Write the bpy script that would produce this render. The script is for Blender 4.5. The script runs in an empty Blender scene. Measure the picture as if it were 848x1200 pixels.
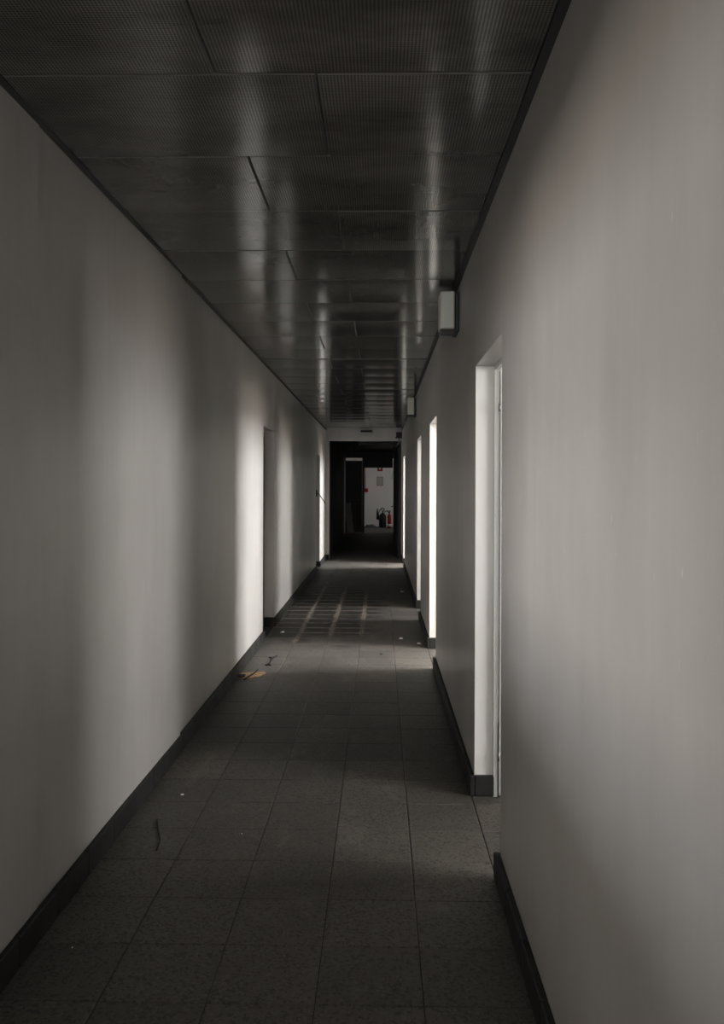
import bpy, math, random
from mathutils import Matrix, Vector
random.seed(7)
R = math.radians
scene = bpy.context.scene
C = scene.collection

# ------------------------------------------------------------------ camera
CAM_H = 1.43
cam_d = bpy.data.cameras.new('camera')
cam = bpy.data.objects.new('camera', cam_d); C.objects.link(cam)
cam_d.sensor_fit = 'AUTO'; cam_d.sensor_width = 36
cam_d.lens = 36 * 1000 / 1200
cam_d.shift_y = -29 / 1200
cam_d.clip_start = 0.02; cam_d.clip_end = 200
cam.matrix_world = (Matrix.Translation((0, 0, CAM_H)) @ Matrix.Rotation(math.atan(21 / 1000), 4, 'Z')
                    @ Matrix.Rotation(R(90), 4, 'X') @ Matrix.Rotation(0.0035, 4, 'Z'))
scene.camera = cam

# ------------------------------------------------------------------ view + world
vs = scene.view_settings
vs.view_transform = 'Standard'; vs.look = 'None'; vs.gamma = 1; vs.use_curve_mapping = False
vs.exposure = 2.0
scene.cycles.use_denoising = True
scene.cycles.max_bounces = 10; scene.cycles.diffuse_bounces = 7; scene.cycles.glossy_bounces = 4
scene.cycles.sample_clamp_indirect = 6
w = bpy.data.worlds.new('sky'); scene.world = w; w.use_nodes = True
w.node_tree.nodes['Background'].inputs[0].default_value = (0.75, 0.83, 0.92, 1)
w.node_tree.nodes['Background'].inputs[1].default_value = 0.6

# ------------------------------------------------------------------ daylight at the windows
SKY = (0.96, 0.98, 1.0); GROUND = (1.0, 0.87, 0.74)
OUT_R, OUT_L = 3.2, -5.2
def window_light(name, side, x, y0, y1, z0, z1, sky_w, gnd_w):
    zm = z0 + (z1 - z0) * 0.42
    for n, a, b, p, col in ((name + '_sky', zm, z1, sky_w, SKY), (name + '_ground', z0, zm, gnd_w, GROUND)):
        d = bpy.data.lights.new(n, 'AREA'); d.shape = 'RECTANGLE'
        d.size = b - a; d.size_y = y1 - y0; d.energy = p; d.color = col
        o = bpy.data.objects.new(n, d); C.objects.link(o)
        o.location = (x, (y0 + y1) / 2, (a + b) / 2)
        o.rotation_euler = (0, R(90) * side, 0)
# side +1: shines towards -X (rooms on the right), -1: towards +X
WIN_R = [(2.0, 3.4, 0.85, 2.4), (6.3, 7.5, 1.2, 2.65), (9.0, 10.0, 1.3, 2.65), (14.8, 16.1, 1.2, 2.65)]
POW_R = [(22, 10), (100, 20), (46, 11), (155, 26)]
for i, ((a, b, c, d), (s, g)) in enumerate(zip(WIN_R, POW_R)):
    window_light('daylight_right_%d' % (i + 1), 1, OUT_R + 0.26, a, b, c, d, s, g)
WIN_L = [(-3.6, 1.9, 0.85, 2.3)]
window_light('daylight_left_1', -1, OUT_L - 0.26, -3.6, 1.9, 0.85, 2.3, 57, 43)
# unseen window added behind the viewer to brighten faces turned this way
d = bpy.data.lights.new('fill_light_behind', 'AREA'); d.shape = 'RECTANGLE'; d.size = 1.0; d.size_y = 1.1; d.energy = 20; d.color = SKY
o = bpy.data.objects.new('fill_light_behind', d); C.objects.link(o); o.location = (-0.32, -5.26, 1.75); o.rotation_euler = (R(90), 0, 0)
window_light('daylight_back_room', 1, 2.76, 28.2, 29.4, 0.85, 2.1, 2.6, 2.6)

# ------------------------------------------------------------------ mesh helpers
class MB:
    def __init__(s): s.v = []; s.f = []; s.m = []; s.sm = []
    def add(s, verts, faces, mat=0, smooth=False):
        k = len(s.v); s.v += [tuple(p) for p in verts]
        for f in faces: s.f.append([i + k for i in f]); s.m.append(mat); s.sm.append(smooth)
        return s
    def box(s, x0, x1, y0, y1, z0, z1, mat=0):
        v = [(x0,y0,z0),(x1,y0,z0),(x1,y1,z0),(x0,y1,z0),(x0,y0,z1),(x1,y0,z1),(x1,y1,z1),(x0,y1,z1)]
        return s.add(v, [(3,2,1,0),(4,5,6,7),(0,1,5,4),(1,2,6,5),(2,3,7,6),(3,0,4,7)], mat)
    def bbox(s, x0, x1, y0, y1, z0, z1, b=0.004, mat=0):
        """box with chamfered edges"""
        bm_v = []; idx = {}
        X = (x0, x1); Y = (y0, y1); Z = (z0, z1)
        for i in (0, 1):
            for j in (0, 1):
                for k in (0, 1):
                    sx, sy, sz = (b if i == 0 else -b), (b if j == 0 else -b), (b if k == 0 else -b)
                    for a, p in enumerate(((X[i], Y[j]+sy, Z[k]+sz), (X[i]+sx, Y[j], Z[k]+sz), (X[i]+sx, Y[j]+sy, Z[k]))):
                        idx[i, j, k, a] = len(bm_v); bm_v.append(p)
        F = []
        for i in (0, 1):
            q = [idx[i,0,0,0], idx[i,1,0,0], idx[i,1,1,0], idx[i,0,1,0]]; F.append(q if i else q[::-1])
            q = [idx[0,i,0,1], idx[0,i,1,1], idx[1,i,1,1], idx[1,i,0,1]]; F.append(q if i else q[::-1])
            q = [idx[0,0,i,2], idx[1,0,i,2], idx[1,1,i,2], idx[0,1,i,2]]; F.append(q if i else q[::-1])
        for i in (0, 1):
            for j in (0, 1):
                for (t, c1, c2) in ((0,1,2), (1,0,2), (2,0,1)):
                    def key(e):
                        k = [0,0,0]; k[t] = e; k[c1] = i; k[c2] = j; return tuple(k)
                    q = [idx[key(0)+(c1,)], idx[key(1)+(c1,)], idx[key(1)+(c2,)], idx[key(0)+(c2,)]]
                    flip = (i + j + t) % 2 == 0
                    F.append(q[::-1] if flip else q)
                for k in (0, 1):
                    q = [idx[i,j,k,0], idx[i,j,k,1], idx[i,j,k,2]]
                    F.append(q if (i+j+k) % 2 else q[::-1])
        return s.add(bm_v, F, mat)
    def tube(s, pts, r, n=8, mat=0, cap=True):
        pts = [Vector(p) for p in pts]
        rs = r if isinstance(r, (list, tuple)) else [r] * len(pts)
        V = []; F = []; up = None
        for i, p in enumerate(pts):
            t = (pts[min(i+1, len(pts)-1)] - pts[max(i-1, 0)]).normalized()
            a = Vector((0,0,1)) if abs(t.z) < 0.9 else Vector((1,0,0))
            if up is not None: a = up
            u = t.cross(a).normalized(); v = u.cross(t).normalized(); up = v
            for k in range(n):
                an = 2*math.pi*k/n
                V.append(p + (u*math.cos(an) + v*math.sin(an)) * rs[i])
        for i in range(len(pts)-1):
            for k in range(n):
                F.append((i*n+k, i*n+(k+1)%n, (i+1)*n+(k+1)%n, (i+1)*n+k))
        if cap: F += [tuple(range(n))[::-1], tuple(range((len(pts)-1)*n, len(pts)*n))]
        return s.add(V, F, mat, True)
    def lathe(s, prof, cx=0, cy=0, n=20, mat=0):
        V = []; F = []
        for (r, z) in prof:
            for k in range(n):
                a = 2*math.pi*k/n; V.append((cx + r*math.cos(a), cy + r*math.sin(a), z))
        for i in range(len(prof)-1):
            for k in range(n): F.append((i*n+k, i*n+(k+1)%n, (i+1)*n+(k+1)%n, (i+1)*n+k))
        return s.add(V, F, mat, True)
    def mesh(s, name, mats):
        me = bpy.data.meshes.new(name); me.from_pydata(s.v, [], s.f)
        for m in (mats if isinstance(mats, (list, tuple)) else [mats]): me.materials.append(m)
        for p, mi, sm in zip(me.polygons, s.m, s.sm): p.material_index = mi; p.use_smooth = sm
        me.update(); return me
    def build(s, name, mats, parent=None, loc=(0,0,0), rot=(0,0,0)):
        return place(name, s.mesh(name, mats), parent, loc, rot)
def place(name, me, parent=None, loc=(0,0,0), rot=(0,0,0)):
    o = bpy.data.objects.new(name, me); C.objects.link(o)
    o.location = loc; o.rotation_euler = rot
    if parent: o.parent = parent
    return o
def tag(o, label=None, cat=None, group=None, kind=None):
    if label: o['label'] = label
    if cat: o['category'] = cat
    if group: o['group'] = group
    if kind: o['kind'] = kind
    return o
def empty(name, loc=(0,0,0), rot=(0,0,0)):
    o = bpy.data.objects.new(name, None); C.objects.link(o); o.empty_display_size = 0.1
    o.location = loc; o.rotation_euler = rot
    return o

# ------------------------------------------------------------------ materials
class NT:
    def __init__(s, name):
        s.mat = bpy.data.materials.new(name); s.mat.use_nodes = True
        s.t = s.mat.node_tree; s.b = s.t.nodes['Principled BSDF']
    def n(s, typ, **kw):
        o = s.t.nodes.new(typ)
        for k, v in kw.items(): setattr(o, k, v)
        return o
    def link(s, a, b): s.t.links.new(a, b)
    def setin(s, sock, v):
        if hasattr(v, 'is_output') or isinstance(v, bpy.types.NodeSocket): s.link(v, sock)
        else: sock.default_value = v
    def math(s, op, a, b=0.0, clamp=False):
        o = s.n('ShaderNodeMath', operation=op, use_clamp=clamp); s.setin(o.inputs[0], a); s.setin(o.inputs[1], b)
        return o.outputs[0]
    def coord(s, which='Object'): return s.n('ShaderNodeTexCoord').outputs[which]
    def pos(s): return s.n('ShaderNodeNewGeometry').outputs['Position']
    def scale(s, vec, sc):
        o = s.n('ShaderNodeMapping'); s.link(vec, o.inputs[0]); o.inputs['Scale'].default_value = sc; return o.outputs[0]
    def noise(s, vec, scale, detail=4, rough=0.55):
        o = s.n('ShaderNodeTexNoise'); s.link(vec, o.inputs['Vector']); o.inputs['Scale'].default_value = scale
        o.inputs['Detail'].default_value = detail; o.inputs['Roughness'].default_value = rough
        return o.outputs['Fac']
    def vor(s, vec, scale, out='Distance', feature='F1'):
        o = s.n('ShaderNodeTexVoronoi', feature=feature); s.link(vec, o.inputs['Vector']); o.inputs['Scale'].default_value = scale
        return o.outputs[out]
    def ramp(s, fac, stops):
        o = s.n('ShaderNodeValToRGB'); s.link(fac, o.inputs[0]); e = o.color_ramp.elements
        while len(e) < len(stops): e.new(0.5)
        for el, (p, c) in zip(e, stops):
            el.position = p; el.color = (c if len(c) == 4 else (*c, 1)) if isinstance(c, tuple) else (c, c, c, 1)
        return o.outputs[0]
    def mix(s, fac, a, b, blend='MIX'):
        o = s.n('ShaderNodeMix', data_type='RGBA', blend_type=blend)
        s.setin(o.inputs[0], fac); s.setin(o.inputs[6], a); s.setin(o.inputs[7], b); return o.outputs[2]
    def bump(s, h, strength, dist=0.01, nrm=None):
        o = s.n('ShaderNodeBump'); s.link(h, o.inputs['Height']); o.inputs['Strength'].default_value = strength
        o.inputs['Distance'].default_value = dist
        if nrm: s.link(nrm, o.inputs['Normal'])
        return o.outputs[0]
    def sep(s, vec):
        o = s.n('ShaderNodeSeparateXYZ'); s.link(vec, o.inputs[0]); return o.outputs
    def out(s, color=None, rough=None, nrm=None, metal=None, spec=None):
        if color is not None: s.setin(s.b.inputs['Base Color'], color)
        if rough is not None: s.setin(s.b.inputs['Roughness'], rough)
        if nrm is not None: s.link(nrm, s.b.inputs['Normal'])
        if metal is not None: s.b.inputs['Metallic'].default_value = metal
        if spec is not None: s.b.inputs['Specular IOR Level'].default_value = spec
        return s.mat
def rgb(r, g, b): return (r, g, b, 1)

def wall_paint(name, c1, c2, rough):
    m = NT(name); p = m.pos()
    blot = m.noise(m.scale(p, (1.2, 1.2, 0.5)), 1.6, 5, 0.6)
    streak = m.noise(m.scale(p, (26, 26, 1.2)), 1.0, 4, 0.65)
    f = m.math('ADD', m.math('MULTIPLY', blot, 0.82), m.math('MULTIPLY', streak, 0.18))
    col = m.ramp(f, [(0.36, c2), (0.62, c1)])
    spk = m.noise(m.scale(p, (60, 60, 14)), 1.0, 3, 0.6)
    col = m.mix(m.math('MULTIPLY', m.ramp(spk, [(0.70, 0.0), (0.76, 1.0)]), 0.25), col, rgb(0.85, 0.83, 0.8))
    fine = m.noise(p, 260, 3, 0.6)
    wave = m.noise(m.scale(p, (1.6, 1.6, 0.25)), 1.0, 2, 0.5)
    n1 = m.bump(wave, 0.5, 0.02)
    n2 = m.bump(fine, 0.12, 0.003, n1)
    return m.out(col, rough, n2)
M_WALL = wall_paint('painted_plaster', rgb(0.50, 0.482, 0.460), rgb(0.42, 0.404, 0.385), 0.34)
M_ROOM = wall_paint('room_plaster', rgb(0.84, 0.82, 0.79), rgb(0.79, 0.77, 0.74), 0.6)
M_DIM = wall_paint('shade_darkened_plaster', rgb(0.16, 0.155, 0.15), rgb(0.10, 0.10, 0.095), 0.6)  # wall plaster darkened to carry the shade of the unlit far corridor
M_JAMB = NT('white_gloss_paint').out(rgb(0.88, 0.865, 0.84), 0.4)
M_DOORW = NT('door_white').out(rgb(0.66, 0.67, 0.65), 0.45)
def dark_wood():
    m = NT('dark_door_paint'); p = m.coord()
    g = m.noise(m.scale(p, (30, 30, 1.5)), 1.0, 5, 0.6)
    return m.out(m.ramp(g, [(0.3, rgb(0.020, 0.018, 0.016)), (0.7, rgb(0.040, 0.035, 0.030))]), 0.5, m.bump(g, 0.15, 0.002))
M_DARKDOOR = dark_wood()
M_BLACK = NT('black_plastic').out(rgb(0.012, 0.012, 0.012), 0.5)
M_STEEL = NT('dull_steel').out(rgb(0.25, 0.25, 0.24), 0.4, metal=0.9)
M_DIFF = NT('opal_diffuser').out(rgb(0.86, 0.84, 0.74), 0.45)
M_RED = NT('red_enamel').out(rgb(0.42, 0.018, 0.022), 0.3)
M_REDSIGN = NT('red_sign').out(rgb(0.35, 0.03, 0.03), 0.5)
M_WHITE = NT('white_print').out(rgb(0.75, 0.74, 0.71), 0.6)
M_PAPER = NT('paper').out(rgb(0.52, 0.50, 0.44), 0.8)
M_CLOTH = NT('grey_sheet').out(rgb(0.10, 0.10, 0.11), 0.8)
M_WIRE = NT('dark_twig').out(rgb(0.012, 0.010, 0.008), 0.9)
M_BOARD = NT('pale_board').out(rgb(0.5, 0.48, 0.44), 0.7)
M_TRIM = NT('dark_ceiling_trim').out(rgb(0.035, 0.033, 0.03), 0.45)
def brown_card():
    m = NT('brown_card'); p = m.coord()
    f = m.noise(p, 24, 4, 0.6)
    return m.out(m.ramp(f, [(0.35, rgb(0.28, 0.16, 0.075)), (0.55, rgb(0.5, 0.33, 0.17))]), 0.8)
M_CARD = brown_card()

def perforated():
    m = NT('perforated_metal'); p = m.pos(); x, y, z = m.sep(p)
    k = 2 * math.pi / 0.0095
    d = m.math('ADD', m.math('SINE', m.math('MULTIPLY', x, k)), m.math('SINE', m.math('MULTIPLY', y, k * 1.3)))
    hole = m.math('MULTIPLY', m.math('GREATER_THAN', d, 0.1), 1.0)
    rnd = m.n('ShaderNodeObjectInfo').outputs['Random']
    dirt = m.noise(m.scale(p, (1.6, 3.0, 1)), 1.4, 6, 0.6)
    base = m.ramp(dirt, [(0.32, rgb(0.075, 0.070, 0.064)), (0.62, rgb(0.148, 0.139, 0.129))])
    scuff = m.noise(m.scale(p, (1.2, 6.0, 1)), 1.7, 7, 0.72)
    base = m.mix(m.math('MULTIPLY', m.ramp(scuff, [(0.64, 0.0), (0.68, 1.0)]), 0.5), base, rgb(0.05, 0.047, 0.042))
    base = m.mix(m.math('MULTIPLY', rnd, 0.25), base, rgb(0.06, 0.057, 0.052))
    col = m.mix(m.math('MULTIPLY', hole, 0.72), base, rgb(0.012, 0.011, 0.010))
    wave = m.noise(m.scale(p, (2.2, 3.0, 1)), 1.0, 2, 0.5)
    nb = m.bump(wave, 0.035, 0.02)
    m.link(m.math('SUBTRACT', 0.7, m.math('MULTIPLY', hole, 0.6)), m.b.inputs['Specular IOR Level'])
    return m.out(col, 0.13, nb)
M_PERF = perforated()
M_EDGE_LIT = NT('lit_panel_edge').out(rgb(0.14, 0.13, 0.12), 0.45)  # light caught by the panel edges, put into a paler colour

def terrazzo(name, tiles=True):
    m = NT(name); p = m.pos(); x, y, z = m.sep(p)
    big = m.noise(p, 0.9, 5, 0.6)
    base = m.ramp(big, [(0.3, rgb(0.058, 0.051, 0.043)), (0.7, rgb(0.120, 0.107, 0.091))])
    chips = m.vor(p, 120, 'Color')
    cr = m.n('ShaderNodeSeparateColor'); m.link(chips, cr.inputs[0])
    base = m.mix(m.math('MULTIPLY', m.ramp(cr.outputs[0], [(0.70, 0.0), (0.78, 1.0)]), 0.65), base, rgb(0.015, 0.014, 0.013))
    base = m.mix(m.math('MULTIPLY', m.ramp(cr.outputs[1], [(0.80, 0.0), (0.86, 1.0)]), 0.5), base, rgb(0.14, 0.13, 0.115))
    pits = m.vor(p, 42, 'Distance')
    base = m.mix(m.math('MULTIPLY', m.ramp(pits, [(0.08, 1.0), (0.16, 0.0)]), 0.55), base, rgb(0.010, 0.009, 0.008))
    if tiles:
        rnd = m.n('ShaderNodeObjectInfo').outputs['Random']
        base = m.mix(m.math('MULTIPLY', rnd, 0.4), base, rgb(0.032, 0.03, 0.027))
    # dusty scuffs
    sc = m.noise(m.scale(p, (3, 1.2, 1)), 1.6, 6, 0.7)
    base = m.mix(m.math('MULTIPLY', m.ramp(sc, [(0.55, 0.0), (0.75, 1.0)]), 0.45), base, rgb(0.20, 0.18, 0.157))
    # dried black puddle stain on the left half, enlarged to hold the shade between lit strips
    dy = m.math('DIVIDE', m.math('SUBTRACT', y, 10.1), 2.5); dx = m.math('DIVIDE', m.math('ADD', x, 0.6), 0.72)
    rr = m.math('SQRT', m.math('ADD', m.math('MULTIPLY', dy, dy), m.math('MULTIPLY', dx, dx)))
    st = m.math('ADD', rr, m.math('MULTIPLY', m.math('SUBTRACT', m.noise(p, 2.3, 5, 0.65), 0.5), 1.3))
    stain_shade = m.ramp(st, [(0.75, 1.0), (1.05, 0.0)])
    dark = rgb(0.013, 0.012, 0.011)
    base2 = m.mix(m.math('MULTIPLY', stain_shade, 0.93), base, dark)
    if tiles:
        # worn pale rims of the tiles inside the stain
        lo = m.sep(m.coord('Object'))
        ex = m.math('ABSOLUTE', lo[0]); ey = m.math('ABSOLUTE', lo[1])
        rim = m.math('MAXIMUM', ex, ey)
        wob = m.math('MULTIPLY', m.math('SUBTRACT', m.noise(p, 9, 4, 0.7), 0.5), 0.11)
        edge = m.ramp(m.math('ADD', rim, wob), [(0.118, 0.0), (0.142, 1.0)])
        base2 = m.mix(m.math('MULTIPLY', m.math('MULTIPLY', edge, stain_shade), 0.75), base2, rgb(0.26, 0.22, 0.185))
    rough = m.math('ADD', 0.50, m.math('MULTIPLY', big, 0.2))
    return m.out(base2, rough, m.bump(m.noise(p, 90, 3), 0.15, 0.002))
M_TILE = terrazzo('terrazzo_tile'); M_SLAB = terrazzo('terrazzo_plain', False)
M_MORTAR = NT('dark_mortar').out(rgb(0.03, 0.027, 0.024), 0.9)
def skirt():
    m = NT('dark_skirting'); p = m.pos()
    f = m.noise(p, 7, 5, 0.65); rnd = m.n('ShaderNodeObjectInfo').outputs['Random']
    c = m.ramp(f, [(0.35, rgb(0.012, 0.0115, 0.011)), (0.7, rgb(0.034, 0.032, 0.03))])
    c = m.mix(m.math('MULTIPLY', rnd, 0.5), c, rgb(0.022, 0.021, 0.02))
    return m.out(c, 0.65, m.bump(f, 0.2, 0.004), spec=0.25)
M_SKIRT = skirt()

# ------------------------------------------------------------------ dimensions (metres; Y runs down the corridor)
XL, XR, H = -1.081, 0.443, 2.569
TOP = 2.80
END0, END1 = 16.9, 17.1
DOOR_H = 1.995
TR = 0.10                                   # thickness of the corridor walls
D = [(3.12, 3.98), (6.72, 7.60), (9.22, 10.12), (15.2, 16.1)]     # doorways on the right
L = [(0.8, 2.35), (7.88, 8.72), (14.5, 15.35)]                    # doorways on the left; the first an unseen hatch added for the light

# ------------------------------------------------------------------ floor
floor = MB().box(-5.6, 5.6, -5.2, 31.6, -0.25, -0.005).build('floor', M_MORTAR)
tag(floor, 'dark speckled terrazzo tile floor running down the corridor', 'floor', kind='structure')
T = 0.302
def tile_mesh():
    h = T/2 - 0.0016; b = 0.003; z1 = 0.0; z0 = -0.02
    V = []
    for (s, z) in ((h, z0), (h, z1 - b*0.7), (h - b, z1)):
        V += [(-s,-s,z),(s,-s,z),(s,s,z),(-s,s,z)]
    F = [(8,9,10,11)]
    for k in range(2):
        for i in range(4): F.append((k*4+i, k*4+(i+1)%4, k*4+4+(i+1)%4, k*4+4+i))
    return MB().add(V, F).mesh('tile', M_TILE)
TM = tile_mesh()
Y0 = 2.66 - 3*T
n_t = 0
far = MB()
for r in range(60):
    yc = Y0 + (r + 0.5) * T * 0.995
    cols = list(range(5))
    if any(a - 0.1 < yc < b + 0.1 for a, b in D): cols.append(5)
    for c in cols:
        xc = XL + (c + 0.5) * T
        if yc > 16.95: continue
        if n_t < 300:
            o = place('tile', TM, floor, (xc, yc, random.uniform(-0.0008, 0.0008)),
                      (random.uniform(-.002, .002), random.uniform(-.002, .002), random.uniform(-.002, .002)))
            n_t += 1
        else:
            h = T/2 - 0.0016; far.box(xc-h, xc+h, yc-h, yc+h, -0.02, random.uniform(-0.0008, 0.0008))
if far.v: tag(far.build('tile_field', M_SLAB, floor), kind='stuff')
# floors of the side rooms, of the stretch behind the camera and of the far corridor
ms = MB()
ms.box(XR + 0.29, OUT_R, -1.0, 17.1, -0.02, -0.0015); ms.box(OUT_L, XL - 0.02, -4.2, 3.4, -0.02, -0.0015)
ms.box(XL, XR + 0.29, -5.0, Y0 - 0.005, -0.02, -0.0015); ms.box(-2.3, 2.5, 16.98, 31.2, -0.02, -0.0015)
ms.build('screed', M_SLAB, floor)

# ------------------------------------------------------------------ walls
def wall_run(mb, x0, x1, y0, y1, holes, ztop=TOP):
    y = y0
    for a, b in holes:
        mb.box(x0, x1, y, a, 0, ztop); mb.box(x0, x1, a, b, DOOR_H, ztop); y = b
    mb.box(x0, x1, y, y1, 0, ztop)
mr = MB(); wall_run(mr, XR, XR + TR, -5.0, END0, D)
wall_right = mr.build('wall_right', M_WALL)
tag(wall_right, 'plain off-white plastered corridor wall with four open doorways', 'wall', kind='structure')
ml = MB(); wall_run(ml, XL - 0.15, XL - 0.10, -5.0, END0, L); ml.box(XL - 0.15, XL - 0.10, L[0][0], L[0][1], 0, 1.05)
wall_left = ml.build('wall_left', M_ROOM)
tag(wall_left, 'off-white panelled corridor wall with soft bands of daylight', 'wall', kind='structure')
def board(y0, y1, p0=0.0, p1=0.0, z0=0.0, z1=None):
    TOP = z1 or globals()['TOP']
    g = 0.0012
    x = XL - 0.0995
    v = [(x,y0+g,z0),(XL+p0,y0+g,z0),(XL+p1,y1-g,z0),(x,y1-g,z0),(x,y0+g,TOP),(XL+p0,y0+g,TOP),(XL+p1,y1-g,TOP),(x,y1-g,TOP)]
    MB().add(v, [(3,2,1,0),(4,5,6,7),(0,1,5,4),(1,2,6,5),(2,3,7,6),(3,0,4,7)]).build('wall_panel', M_WALL, wall_left)
board(-5.0, 0.8); board(0.8, 2.35, z0=DOOR_H); board(0.8, 2.35, z1=1.05); board(2.35, 2.67, 0, 0.003)  # unseen hatch sill, added to darken the foot of the right wall
board(2.67, 4.56, -0.004, 0.014); board(4.56, 7.88, -0.002, 0.002)
board(7.88, 8.72, z0=DOOR_H); board(8.72, 10.2, 0.0, 0.005); board(10.2, 14.5, -0.001, 0.0)
board(14.5, 15.35, z0=DOOR_H); board(15.35, 16.9)

# white painted reveals are the wall itself at the left; on the right thin gloss linings on each far and near side
def lining(a, b):
    m = MB()
    m.box(XR + 0.001, XR + TR + 0.001, b - 0.004, b - 0.0005, 0.0, DOOR_H - 0.001)
    m.box(XR + 0.001, XR + TR + 0.001, a + 0.0005, a + 0.004, 0.0, DOOR_H - 0.001)
    return m
# end wall with the wide opening
me_ = MB()
EX0, EX1, EZ = -1.006, 0.425, 2.35
me_.box(XL - 0.15, EX0, END0, END1, 0, TOP); me_.box(EX1, XR + 0.15, END0, END1, 0, TOP)
me_.box(EX0, EX1, END0, END1, EZ, TOP)
tag(me_.build('wall_end', M_WALL), 'pale end wall framing the dark doorway at the corridor end', 'wall', kind='structure')
tag(MB().box(-1.3, -.82, -5.2, -5.0, 0, TOP).box(.18, .7, -5.2, -5.0, 0, TOP).box(-.82, .18, -5.2, -5.0, 0, 1.2).box(-.82, .18, -5.2, -5.0, 2.3, TOP).build('wall_back', M_WALL), 'wall with an added, unseen window closing the corridor behind the viewer', 'wall', kind='structure')

# side rooms
def outer_wall(name, x0, x1, y0, y1, wins, label):
    m = MB(); y = y0
    for (a, b, c, d) in wins:
        m.box(x0, x1, y, a, 0, TOP); m.box(x0, x1, a, b, 0, c); m.box(x0, x1, a, b, d, TOP); y = b
    m.box(x0, x1, y, y1, 0, TOP)
    return tag(m.build(name, M_ROOM), label, 'wall', kind='structure')
outer_wall('wall_outer_right', OUT_R, OUT_R + 0.2, -1.0, 17.3, WIN_R, 'white window wall of the rooms on the right')
outer_wall('wall_outer_left', OUT_L - 0.2, OUT_L, -4.2, 3.4, WIN_L, 'white window wall of the room on the left')
for i, y in enumerate((-1.0, 5.2, 8.35, 12.4, 17.15)):
    tag(MB().box(XR + TR, OUT_R, y, y + 0.12, 0, TOP).build('wall_partition_%d' % (i+1), M_ROOM),
        'white partition between the side rooms on the right, number %d from the viewer' % (i+1), 'wall', kind='structure')
for i, y in enumerate((-4.2, 3.3)):
    tag(MB().box(OUT_L, XL - 0.15, y, y + 0.12, 0, TOP).build('wall_partition_%d' % (i+6), M_ROOM),
        'white side wall of the left room ' + ('behind' if i == 0 else 'ahead of') + ' the viewer', 'wall', kind='structure')
def window(n, side, x, a, b, c, d, label):
    o = empty('window_%d' % n, (x, (a+b)/2, c)); hw = (b-a)/2; hh = d - c
    tag(o, label, 'window', kind='structure')
    f = 0.05
    m = MB(); m.box(-.04,.04,-hw,-hw+f,0,hh).box(-.04,.04,hw-f,hw,0,hh).box(-.04,.04,-hw+f,hw-f,0,f).box(-.04,.04,-hw+f,hw-f,hh-f,hh)
    m.build('window_frame', M_JAMB, o)
    MB().box(-.03,.03,-.025,.025,f,hh-f).build('mullion', M_JAMB, o)
    MB().bbox(-.16,.16,-hw-.03,hw+.03,-.03,-.002).build('window_sill', M_JAMB, o, (-0.06*side,0,0))
for i, wv in enumerate(WIN_R): window(i+1, 1, OUT_R + 0.1, *wv, 'white framed window in side room %d on the right' % (i+1))
window(5, -1, OUT_L - 0.1, *WIN_L[0], 'white framed window in the room on the left')

# ------------------------------------------------------------------ ceiling of perforated panels
ceil = MB().box(-5.6, 5.6, -5.2, 31.6, TOP, TOP + 0.2).build('ceiling', M_ROOM)
tag(ceil, 'low ceiling of staggered grey perforated metal panels', 'ceiling', kind='structure')
def panel_mesh(wd, ln, sag, seed):
    rg = random.Random(seed); n = 5
    hx, hy = wd/2 - 0.0013, ln/2 - 0.0013
    us = [-1, -1 + 0.004/hx] + [-0.5, 0, 0.5] + [1 - 0.004/hx, 1]
    vsr = [-1, -1 + 0.004/hy] + [-0.5, 0, 0.5] + [1 - 0.004/hy, 1]
    V = []; k = len(us); tl = [rg.uniform(-.0006, .0006) for _ in range(4)]
    for j, v in enumerate(vsr):
        for i, u in enumerate(us):
            z = -sag * (1 - 0.12*u*u) * (1-v*v) + tl[0]*0.4*u*v + tl[1]*0.3*u
            if i in (0, k-1) or j in (0, k-1): z += 0.003
            V.append((u*hx, v*hy, z))
    F = []; EF = []; EI = []
    for j in range(k-1):
        for i in range(k-1): (EF if j in (0, k-2) else EI if i in (0, k-2) else F).append((j*k+i, (j+1)*k+i, (j+1)*k+i+1, j*k+i+1))
    ring = [i for i in range(k)] + [j*k+k-1 for j in range(1, k)] + [(k-1)*k+i for i in range(k-2, -1, -1)] + [j*k for j in range(k-2, 0, -1)]
    b = len(V); V += [(V[i][0], V[i][1], 0.028) for i in ring]
    m = MB().add(V[:b], F, 0, True)
    m.v += V[b:]; nr = len(ring)
    for a in range(nr):
        m.f.append([ring[a], ring[(a+1) % nr], b+(a+1) % nr, b+a][::-1]); m.m.append(1); m.sm.append(False)
    m.f.append([b+a for a in range(nr)]); m.m.append(0); m.sm.append(False)
    m.add(V[:b], EF, 1); m.add(V[:b], EI, 2)
    return m.mesh('ceiling_panel', [M_PERF, M_EDGE_LIT, M_TRIM])
PR = 0.585; SW = 0.623; EDGE = 0.027
wn, wwd = SW - EDGE, (XR - XL) - SW - EDGE
small = [panel_mesh(wn, PR, 0.0022 + 0.0013*i, i) for i in range(4)]
large = [panel_mesh(wwd, PR, 0.0022 + 0.0013*i, 10+i) for i in range(4)]
for r in range(-12, 25):
    y1 = 2.348 + r*PR; yc = y1 - PR/2
    if yc < -4.8 or yc > END0 - 0.2: continue
    sl = (r % 2 == 0)
    for kind in (0, 1):
        me = random.choice(small if kind == 0 else large); wd = wn if kind == 0 else wwd
        left = (kind == 0) == sl
        xc = XL + EDGE + wd/2 if left else XR - EDGE - wd/2
        z = H + random.uniform(-0.002, 0.002) + (0.006 if r == 9 else 0)
        place('ceiling_panel', me, ceil, (xc, yc, z), (random.uniform(-.001, .001), random.uniform(-.0008, .0008), 0))
MB().box(XL, XR, -5.0, END0, H + 0.05, H + 0.07).build('void_cover', M_TRIM, ceil)
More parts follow.
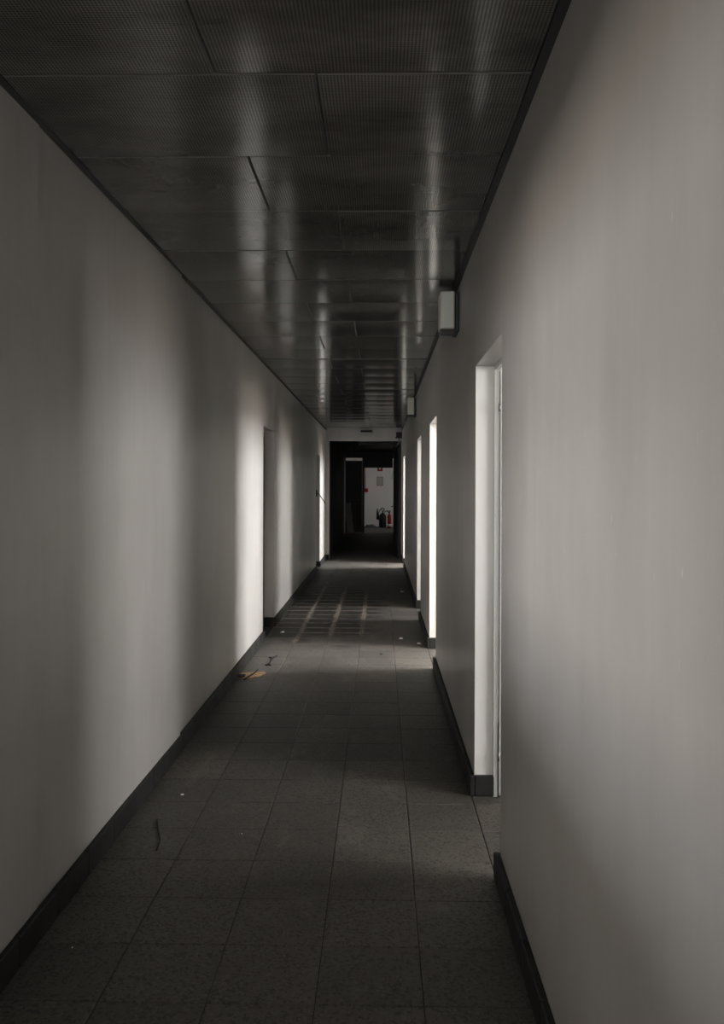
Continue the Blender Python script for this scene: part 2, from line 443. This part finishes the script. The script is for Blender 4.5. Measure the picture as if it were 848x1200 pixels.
for i, (a, b) in enumerate(((XL, XL + EDGE), (XR - EDGE, XR))):
    t = MB().box(a, b, -5.0, END0, H - 0.001, H + 0.012).build('trim_%d' % (i+1), M_TRIM)
    tag(t, 'dark metal edge angle where the ceiling meets the %s wall' % ('left', 'right')[i], 'trim', kind='structure')

# ------------------------------------------------------------------ skirting tiles
BH, BT = 0.095, 0.022
def skirting(name, label):
    o = empty(name); tag(o, label, 'baseboard', kind='structure'); return o
bb_r = skirting('baseboard_right', 'dark terrazzo skirting along the right wall and into its doorways')
bb_l = skirting('baseboard_left', 'dark terrazzo skirting along the left wall and into its doorways')
bb_e = skirting('baseboard_end', 'dark skirting at the foot of the end wall')
_cache = {}
def skirt_piece(parent, x, y, ln, rz):
    k = round(ln, 3)
    if k not in _cache: _cache[k] = MB().bbox(-ln/2+.0006, ln/2-.0006, 0, BT, 0, BH, 0.004).mesh('skirting_tile', M_SKIRT)
    return place('skirting_tile', _cache[k], parent, (x, y, 0.0005 + random.uniform(0, .001)), (0, 0, rz))
def skirt_run(parent, side, y0, y1):
    n = max(1, round((y1 - y0) / T)); ln = (y1 - y0) / n
    for i in range(n):
        yc = y0 + (i + .5) * ln
        if side > 0: skirt_piece(parent, XR, yc, ln, R(90))
        else: skirt_piece(parent, XL, yc, ln, R(-90))
def skirt_jamb(parent, x, y, ln, face):      # on a reveal; face +1 looks to +Y
    skirt_piece(parent, x, y, ln, 0 if face > 0 else R(180))
y = -0.5
for a, b in D:
    skirt_run(bb_r, 1, y, a + BT); skirt_jamb(bb_r, XR + 0.047, a, 0.094, 1); skirt_jamb(bb_r, XR + 0.047, b, 0.094, -1); y = b - BT
skirt_run(bb_r, 1, y, END0)
y = -0.5
for a, b in L[1:]:
    skirt_run(bb_l, -1, y, a + BT); skirt_jamb(bb_l, XL - 0.05, a, 0.10, 1); skirt_jamb(bb_l, XL - 0.05, b, 0.10, -1); y = b - BT
skirt_run(bb_l, -1, y, END0)
skirt_piece(bb_e, (XL + BT + EX0)/2, END0, EX0 - XL - BT, R(180))

# ------------------------------------------------------------------ doors on the right: frame and white leaf standing open into the room
ORD = ('nearest', 'second', 'third', 'farthest')
for i, (a, b) in enumerate(D):
    o = empty('door_%d' % (i+1), (XR + TR, b, 0))
    tag(o, 'white door leaf standing open inside the %s right-hand doorway' % ORD[i], 'door', kind='structure')
    rel = lambda m, n, mat: m.build(n, mat, o, (-(XR+TR), -b, 0))
    rel(lining(a, b), 'reveal_lining', M_JAMB)
    rel(MB().box(XR+TR-.014, XR+TR+.004, b-.022, b-.0045, 0, DOOR_H-.001).box(XR+TR-.014, XR+TR+.004, a+.0045, a+.022, 0, DOOR_H-.001)
        .box(XR+TR-.014, XR+TR+.004, a+.022, b-.022, DOOR_H-.022, DOOR_H-.001), 'door_frame', M_DOORW)
    x0 = XR + TR + 0.010
    leaf = rel(MB().bbox(x0, x0+0.80, b-.030, b+.010, .008, 1.985, .003), 'door_leaf', M_DOORW)
    for z in (0.19, 1.80):
        h = MB().lathe([(0, z-.018), (.005, z-.018), (.005, z+.018), (0, z+.018)], XR+TR+.0075, b-.036, 10).build('hinge', M_STEEL, o, (-(XR+TR), -b, 0))
    hd = MB().tube([(x0+.73, b-.030, 1.02), (x0+.73, b-.075, 1.02), (x0+.62, b-.078, 1.02)], .009, 8)
    hh = MB().bbox(x0+.71, x0+.75, b-.036, b-.030, .92, 1.09, .002)
    pl = rel(hh, 'handle_plate', M_STEEL); rel(hd, 'door_handle', M_STEEL)

# closed dark doors in the left recesses
for i, (a, b) in enumerate(L[1:]):
    o = empty('door_%d' % (i+5), (XL - 0.10, (a+b)/2, 0)); hw = (b-a)/2
    tag(o, 'dark closed door recessed in the %s left-hand doorway' % ('nearer', 'farther')[i], 'door', kind='structure')
    f = .05
    MB().box(-.06,.0,-hw+.001,-hw+f,0,DOOR_H-.001).box(-.06,.0,hw-f,hw-.001,0,DOOR_H-.001).box(-.06,.0,-hw+f,hw-f,DOOR_H-f,DOOR_H-.001).build('door_frame', M_DARKDOOR, o)
    MB().bbox(-.055,-.015,-hw+f+.002,hw-f-.002,.006,DOOR_H-f-.003,.003).build('door_leaf', M_DARKDOOR, o)
    MB().bbox(-.015,-.009,-hw+f+.04,-hw+f+.08,.93,1.10,.002).build('handle_plate', M_STEEL, o)
    MB().tube([(-.009,-hw+f+.06,1.03),(.035,-hw+f+.06,1.03),(.038,-hw+f+.17,1.03)], .009, 8).build('door_handle', M_STEEL, o)

# ------------------------------------------------------------------ wall luminaires
def luminaire(y, label):
    o = empty('wall_luminaire', (XR, y, 2.325)); tag(o, label, 'wall lamp', 'box-shaped wall luminaires under the ceiling')
    MB().bbox(-.024, 0, -.006, .19, -.018, .205, .003).build('back_plate', M_BLACK, o)
    MB().bbox(-.108, -.026, 0, .165, 0, .212, .007).build('diffuser', M_DIFF, o)
    MB().bbox(-.106, -.024, .002, .163, -.012, -.001, .003).build('bottom_rim', M_TRIM, o)
luminaire(4.81, 'boxy off-white wall lamp with black back plate above the nearest doorway')
luminaire(10.5, 'small distant boxy wall lamp under the ceiling, far down the right wall')

# ------------------------------------------------------------------ end of the corridor
o = empty('emergency_light', (-.27, END0, 2.44))
tag(o, 'flat white box light with dark top on the lintel of the end doorway', 'light')
MB().bbox(-.105, .105, -.06, 0, 0, .075, .006).build('housing', M_WALL, o)
MB().bbox(-.115, .115, -.07, 0, .077, .118, .004).build('top_cap', M_BLACK, o)
o = empty('door_closer', (.385, END0, 2.42))
tag(o, 'dark door closer bracket with arm at the top right of the end doorway', 'door closer')
MB().bbox(-.07, .045, -.07, 0, 0, .10, .006).build('body', M_BLACK, o)
MB().bbox(-.09, .05, -.075, -.002, -.018, -.001, .003).build('flange', M_BLACK, o)
MB().tube([(-.01, -.03, -.01), (-.01, -.035, -.10), (-.06, .10, -.17), (-.09, .27, -.22)], .011, 8).build('arm', M_STEEL, o)
# dark open leaf of the end doorway
o = empty('door_7', (EX1 - .003, END1 - .02, 0), (0, 0, R(5.5)))
tag(o, 'dark leaf of the end doorway standing open on the right', 'door', kind='structure')
MB().bbox(-.045, -.001, 0.02, .95, .008, 2.30, .003).build('door_leaf', M_DARKDOOR, o)
MB().tube([(-.045, .87, 1.03), (-.10, .87, 1.03), (-.105, .75, 1.03)], .01, 8).build('door_handle', M_STEEL, o)
# far corridor; its lack of light is put into wall and ceiling colours
PY = 27.0
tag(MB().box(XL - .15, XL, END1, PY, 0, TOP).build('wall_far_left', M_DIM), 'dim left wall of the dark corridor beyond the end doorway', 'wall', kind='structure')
tag(MB().box(XR, XR + .15, END1, PY, 0, TOP).build('wall_far_right', M_DARKDOOR), 'shade-coloured right wall of the dark corridor beyond the end doorway', 'wall', kind='structure')
tag(MB().box(XL, XR, END1, PY + .1, H, H + .06).build('ceiling_far', M_DARKDOOR), 'shade-coloured ceiling of the corridor beyond the end doorway', 'ceiling', kind='structure')
sp = MB().bbox(-.45, .45, -.3, .3, -.01, .01, .003).build('sagging_panel', M_PERF, None, (-.03, 18.7, 2.46), (R(-7), R(-6), 0))
tag(sp, 'loose ceiling panel hanging aslant in the dark behind the end doorway', 'panel')
OP0, OP1, OPH = -.49, .425, 2.05
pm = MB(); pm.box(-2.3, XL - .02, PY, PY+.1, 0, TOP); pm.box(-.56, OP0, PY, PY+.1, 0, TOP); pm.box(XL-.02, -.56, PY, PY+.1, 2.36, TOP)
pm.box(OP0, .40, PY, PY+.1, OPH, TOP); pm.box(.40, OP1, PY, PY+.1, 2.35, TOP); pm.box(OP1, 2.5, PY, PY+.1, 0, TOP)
tag(pm.build('wall_far_partition', M_DARKDOOR), 'shade-coloured partition with a lit opening at the far end', 'wall', kind='structure')
o = empty('door_8', (-.82, PY + .02, 0)); tag(o, 'tall dark door under a bright gap, left of the far opening', 'door', kind='structure')
MB().bbox(-.265, .255, 0, .04, .008, 2.27, .003).build('door_leaf', M_DARKDOOR, o)
MB().tube([(.20, -.001, 1.03), (.20, -.05, 1.03), (.10, -.055, 1.03)], .01, 8).build('door_handle', M_STEEL, o)
b = MB().bbox(-.10, .10, -.012, .012, 0, .95, .003).build('leaning_board', M_BOARD, None, (-.92, PY - .24, .012), (R(-13), R(-6), 0))
tag(b, 'pale narrow board leaning beside the tall dark door', 'board')

# lit room at the very end
BY = 31.2
outer_wall('wall_far_room_right', 2.5, 2.7, PY, BY + .2, [(28.2, 29.4, .85, 2.1)], 'white window wall of the lit room at the far end')
window(6, 1, 2.6, 28.2, 29.4, .85, 2.1, 'window lighting the small room at the far end')
tag(MB().box(-2.5, 2.5, BY, BY + .2, 0, TOP).build('wall_far_room_back', M_ROOM), 'pale lit back wall behind the red fire extinguisher', 'wall', kind='structure')
tag(MB().box(-2.5, -2.3, PY, BY, 0, TOP).build('wall_far_room_left', M_ROOM), 'left wall of the lit room at the far end', 'wall', kind='structure')
o = empty('fire_sign', (0.0, BY, 2.02)); tag(o, 'small red square fire sign with a white mark high on the far wall', 'sign')
MB().bbox(-.095, .095, -.012, 0, 0, .19, .002).build('plate', M_REDSIGN, o)
MB().add([(-.05,-.0135,.13),(-.018,-.0135,.06),(.018,-.0135,.06),(.05,-.0135,.13),(.02,-.0135,.115),(0,-.0135,.14),(-.02,-.0135,.115)], [(0,1,2,3,4,5,6)]).build('white_mark', M_WHITE, o)
o = empty('notice', (0.0, BY, 1.50)); tag(o, 'plain paper notice in a thin dark outline on the far wall', 'notice')
MB().box(-.10, .10, -.008, -.001, 0, .30).build('sheet', M_PAPER, o)
MB().box(-.112,-.10,-.012,0,-.012,.312).box(.10,.112,-.012,0,-.012,.312).box(-.10,.10,-.012,0,-.012,0).box(-.10,.10,-.012,0,.30,.312).build('frame', M_WIRE, o)
o = empty('call_point', (-.50, BY, 1.25)); tag(o, 'red fire call point box with a cable on the far wall', 'alarm')
MB().bbox(-.07, .07, -.06, 0, 0, .14, .006).build('housing', M_RED, o)
MB().bbox(-.035, .035, -.066, -.06, .035, .105, .002).build('glass', M_REDSIGN, o)
MB().tube([(-.03, -.012, .14), (-.03, -.012, .80), (-.028, -.012, 1.4)], .008, 6).build('cable', M_REDSIGN, o)
o = tag(MB().bbox(-.012, .012, -.008, 0, 0, .36, .002).build('cable_duct', M_BOARD, None, (.42, BY - .002, 1.72), (0, R(12), 0)), 'short slanting cable strip beside the far opening', 'strip')

o = empty('fire_extinguisher', (.335, 30.0, 0)); tag(o, 'red fire extinguisher with black hose standing on the floor', 'fire extinguisher')
MB().lathe([(0,0),(.060,0),(.068,.01),(.068,.40),(.062,.44),(.045,.475),(.022,.495),(.022,.515),(0,.515)], 0, 0, 24).build('cylinder', M_RED, o)
MB().lathe([(.0685,.06),(.0690,.06),(.0690,.14),(.0685,.14)], 0, 0, 24).build('label_band', M_WHITE, o)
MB().lathe([(0,.51),(.025,.51),(.025,.55),(.015,.57),(0,.57)], 0, 0, 14).build('valve', M_BLACK, o)
MB().bbox(-.10, .05, -.014, .014, .565, .580, .003).bbox(-.11, .03, -.012, .012, .605, .618, .003).bbox(.012, .04, -.012, .012, .575, .612, .002).build('squeeze_handle', M_BLACK, o)
hs = [(-.02, 0, .545), (-.09, .01, .60), (-.16, .02, .58), (-.19, .03, .48), (-.17, .03, .34), (-.14, .02, .22)]
MB().tube(hs, .014, 8).build('hose', M_BLACK, o)
MB().lathe([(0,.08),(.030,.08),(.018,.22),(0,.22)], -.14, .02, 12).build('horn', M_BLACK, o)
MB().lathe([(0,.0),(.075,.0),(.078,.012),(.068,.03)], 0, 0, 24).build('foot_ring', M_BLACK, o)

def extinguisher_shadow(x, y, label):  # dark solid built in place of the red extinguisher's cast shadow
    o = empty('fire_extinguisher', (x, y, 0)); tag(o, label, 'fire extinguisher')
    MB().lathe([(0,0),(.115,0),(.13,.012),(.13,.38),(.115,.44),(.06,.50),(.024,.52),(.024,.54),(0,.54)], 0, 0, 20).build('cylinder', M_BLACK, o)
    MB().lathe([(0,.535),(.024,.535),(.024,.58),(0,.59)], 0, 0, 12).build('valve', M_BLACK, o)
    MB().bbox(-.09, .06, -.014, .014, .60, .615, .003).bbox(-.09, .04, -.014, .014, .64, .654, .003).build('squeeze_handle', M_BLACK, o)
    MB().tube([(.02,0,.56),(.07,0,.66),(.0,0,.70),(-.08,0,.65),(-.15,0,.5),(-.14,0,.25)], .014, 8).build('hose', M_BLACK, o)
    MB().lathe([(0,.28),(.035,.28),(.03,.55),(.02,.66),(0,.66)], -.19, .01, 12).build('horn', M_BLACK, o)
extinguisher_shadow(.10, 30.45, 'dark bulky shape standing in for the shadow left of the red extinguisher')

# crumpled sheet on the floor of the far room
def lump(nx, ny, wx, wy, hgt, seed):
    rg = random.Random(seed); V = []; F = []
    for j in range(ny+1):
        for i in range(nx+1):
            u, v = i/nx*2-1, j/ny*2-1
            e = max(0, 1-u*u) * max(0, 1-v*v)
            V.append((u*wx + rg.uniform(-.015,.015), v*wy + rg.uniform(-.015,.015), hgt*e**.7*rg.uniform(.35, 1) + .004))
    for j in range(ny):
        for i in range(nx): a = j*(nx+1)+i; F.append((a, a+1, a+nx+2, a+nx+1))
    k = len(V); V += [(x, y, 0.0005) for x, y, z in V]
    F += [[q + k for q in f][::-1] for f in F[:]]
    ring = list(range(nx+1)) + [j*(nx+1)+nx for j in range(1, ny+1)] + [ny*(nx+1)+i for i in range(nx-1, -1, -1)] + [j*(nx+1) for j in range(ny-1, 0, -1)]
    for a in range(len(ring)): p, q = ring[a], ring[(a+1) % len(ring)]; F.append((q, p, p+k, q+k))
    return MB().add(V, F)
tag(lump(12, 8, .24, .16, .14, 3).build('crumpled_sheet', M_CLOTH, None, (-.335, 30.1, 0)), 'crumpled dark grey sheet on the floor before the far wall', 'sheet')

# ------------------------------------------------------------------ rod jutting from the far left doorway
o = empty('metal_rod', (XL, 14.44, 1.32)); tag(o, 'thin dark rod jutting downwards from the far left door edge', 'rod')
MB().bbox(0, .022, -.035, .035, -.05, .06, .004).build('bracket', M_BLACK, o)
MB().tube([(.018, 0, .01), (.05, .01, -.01), (.16, .05, -.175)], [.010, .008, .007], 8).build('shaft', M_BLACK, o)

# ------------------------------------------------------------------ litter on the floor
def flat_scrap(name, outline, t, mat, loc, label, cat, bend=0.0):
    n = len(outline)
    V = [(x, y, bend*x*x*20) for x, y in outline] + [(x, y, t + bend*x*x*20) for x, y in outline]
    F = [list(range(n))[::-1], list(range(n, 2*n))] + [(i, (i+1) % n, n+(i+1) % n, n+i) for i in range(n)]
    o = MB().add(V, F).build(name, mat, None, loc); return tag(o, label, cat)
cs = flat_scrap('card_scrap', [(-.09,-.09),(-.02,-.12),(.06,-.05),(.10,.08),(.07,.115),(-.03,.10),(-.10,.06)], .004, M_CARD, (-.965, 6.45, .001), 'torn brown card scrap on the floor by the left wall', 'scrap')
tw = MB().tube([(-.03,-.19,.010),(-.01,-.06,.010),(.015,.05,.010),(.02,.16,.010)], .005, 6).build('twig', M_WIRE, None, (-.965, 6.45, 0)); tag(tw, 'dark twig lying across the torn brown card', 'twig')
flat_scrap('dark_clump', [(-.03,-.03),(.0,-.05),(.02,-.02),(.02,.04),(-.02,.05)], .012, M_WIRE, (-1.03, 6.40, .0005), 'small dark clump beside the torn brown card', 'debris')
tw = MB().tube([(-.022,-.19,.006),(.0,-.18,.006),(.022,-.19,.006)], .006, 6).tube([(0,-.18,.006),(0.004,.05,.007),(.0,.12,.006)], .006, 6).tube([(-.03,.12,.006),(0,.08,.007),(.028,.19,.006)], .005, 6).build('twig', M_WIRE, None, (-.89, 7.0, 0)); tag(tw, 'forked dark twig on the lit floor near the left doorway', 'twig')
tw = MB().tube([(-.05,.16,.003),(-.02,.06,.004),(.02,-.06,.004),(.03,-.15,.003)], .003, 6).build('twig', M_WIRE, None, (-.90, 3.48, 0)); tag(tw, 'long thin dark twig on the near floor by the left wall', 'twig')
def at(px, py):
    yy = CAM_H / (py - 571) * 1000
    return ((px - 445) * yy / 1000, yy)
CR = [(213.5, 934, .010, 'white crumb on the dark floor left of centre, near the twig'),
      (84, 1116, .004, 'tiny white speck on the floor at the lower left'),
      (284, 979, .004, 'faint pale crumb on the near floor between the tiles'),
      (331.5, 742, .028, 'white paper bit on the floor before the left doorway'),
      (470, 748.5, .030, 'white paper bit on the floor beside the second right doorway'),
      (491.5, 754, .022, 'pale crumb at the skirting of the second right doorway'),
      (471, 693.5, .032, 'faint white paper bit on the dark floor far right'),
      (447, 767, .02, 'dark crumb on the lit floor strip by the second doorway')]
for i, (px, py, s, lab) in enumerate(CR):
    x, y = at(px, py); rg = random.Random(i)
    n = 6; V = []
    for k in range(n):
        a = 2*math.pi*k/n; r = s*rg.uniform(.6, 1.1); V.append((r*math.cos(a), r*math.sin(a), 0))
    V += [(vx*.7, vy*.7, s*rg.uniform(.2, .5)) for vx, vy, _ in V[:n]] + [(0, 0, s*.5)]
    F = [list(range(n))[::-1]] + [(k, (k+1) % n, n+(k+1) % n, n+k) for k in range(n)] + [(n+k, n+(k+1) % n, 2*n) for k in range(n)]
    tag(MB().add(V, F).build('crumb', M_WIRE if 'dark crumb' in lab else M_WHITE, None, (x, y, .001)), lab, 'crumb', 'crumbs and paper bits on the floor')

# ------------------------------------------------------------------ pieces of parts hang under their part
def nest(root, child_kind, part_kind):
    base = lambda o: o.name.split('.')[0]
    ps = [o for o in root.children if base(o) == part_kind]
    for c in [o for o in root.children if base(o) == child_kind]:
        c.parent = ps[0]; c.location = c.location - ps[0].location
for r_ in [o for o in C.objects if o.parent is None]:
    n_ = r_.name.split('.')[0]
    if n_.startswith('door_') and n_ != 'door_closer':
        nest(r_, 'door_handle', 'door_leaf'); nest(r_, 'handle_plate', 'door_leaf')
    elif n_.startswith('window_'): nest(r_, 'mullion', 'window_frame')
    elif n_ == 'fire_extinguisher':
        nest(r_, 'horn', 'hose'); nest(r_, 'label_band', 'cylinder'); nest(r_, 'foot_ring', 'cylinder'); nest(r_, 'squeeze_handle', 'valve')
    elif n_ == 'fire_sign': nest(r_, 'white_mark', 'plate')
    elif n_ == 'call_point': nest(r_, 'glass', 'housing')
    elif n_ == 'wall_luminaire': nest(r_, 'bottom_rim', 'diffuser')
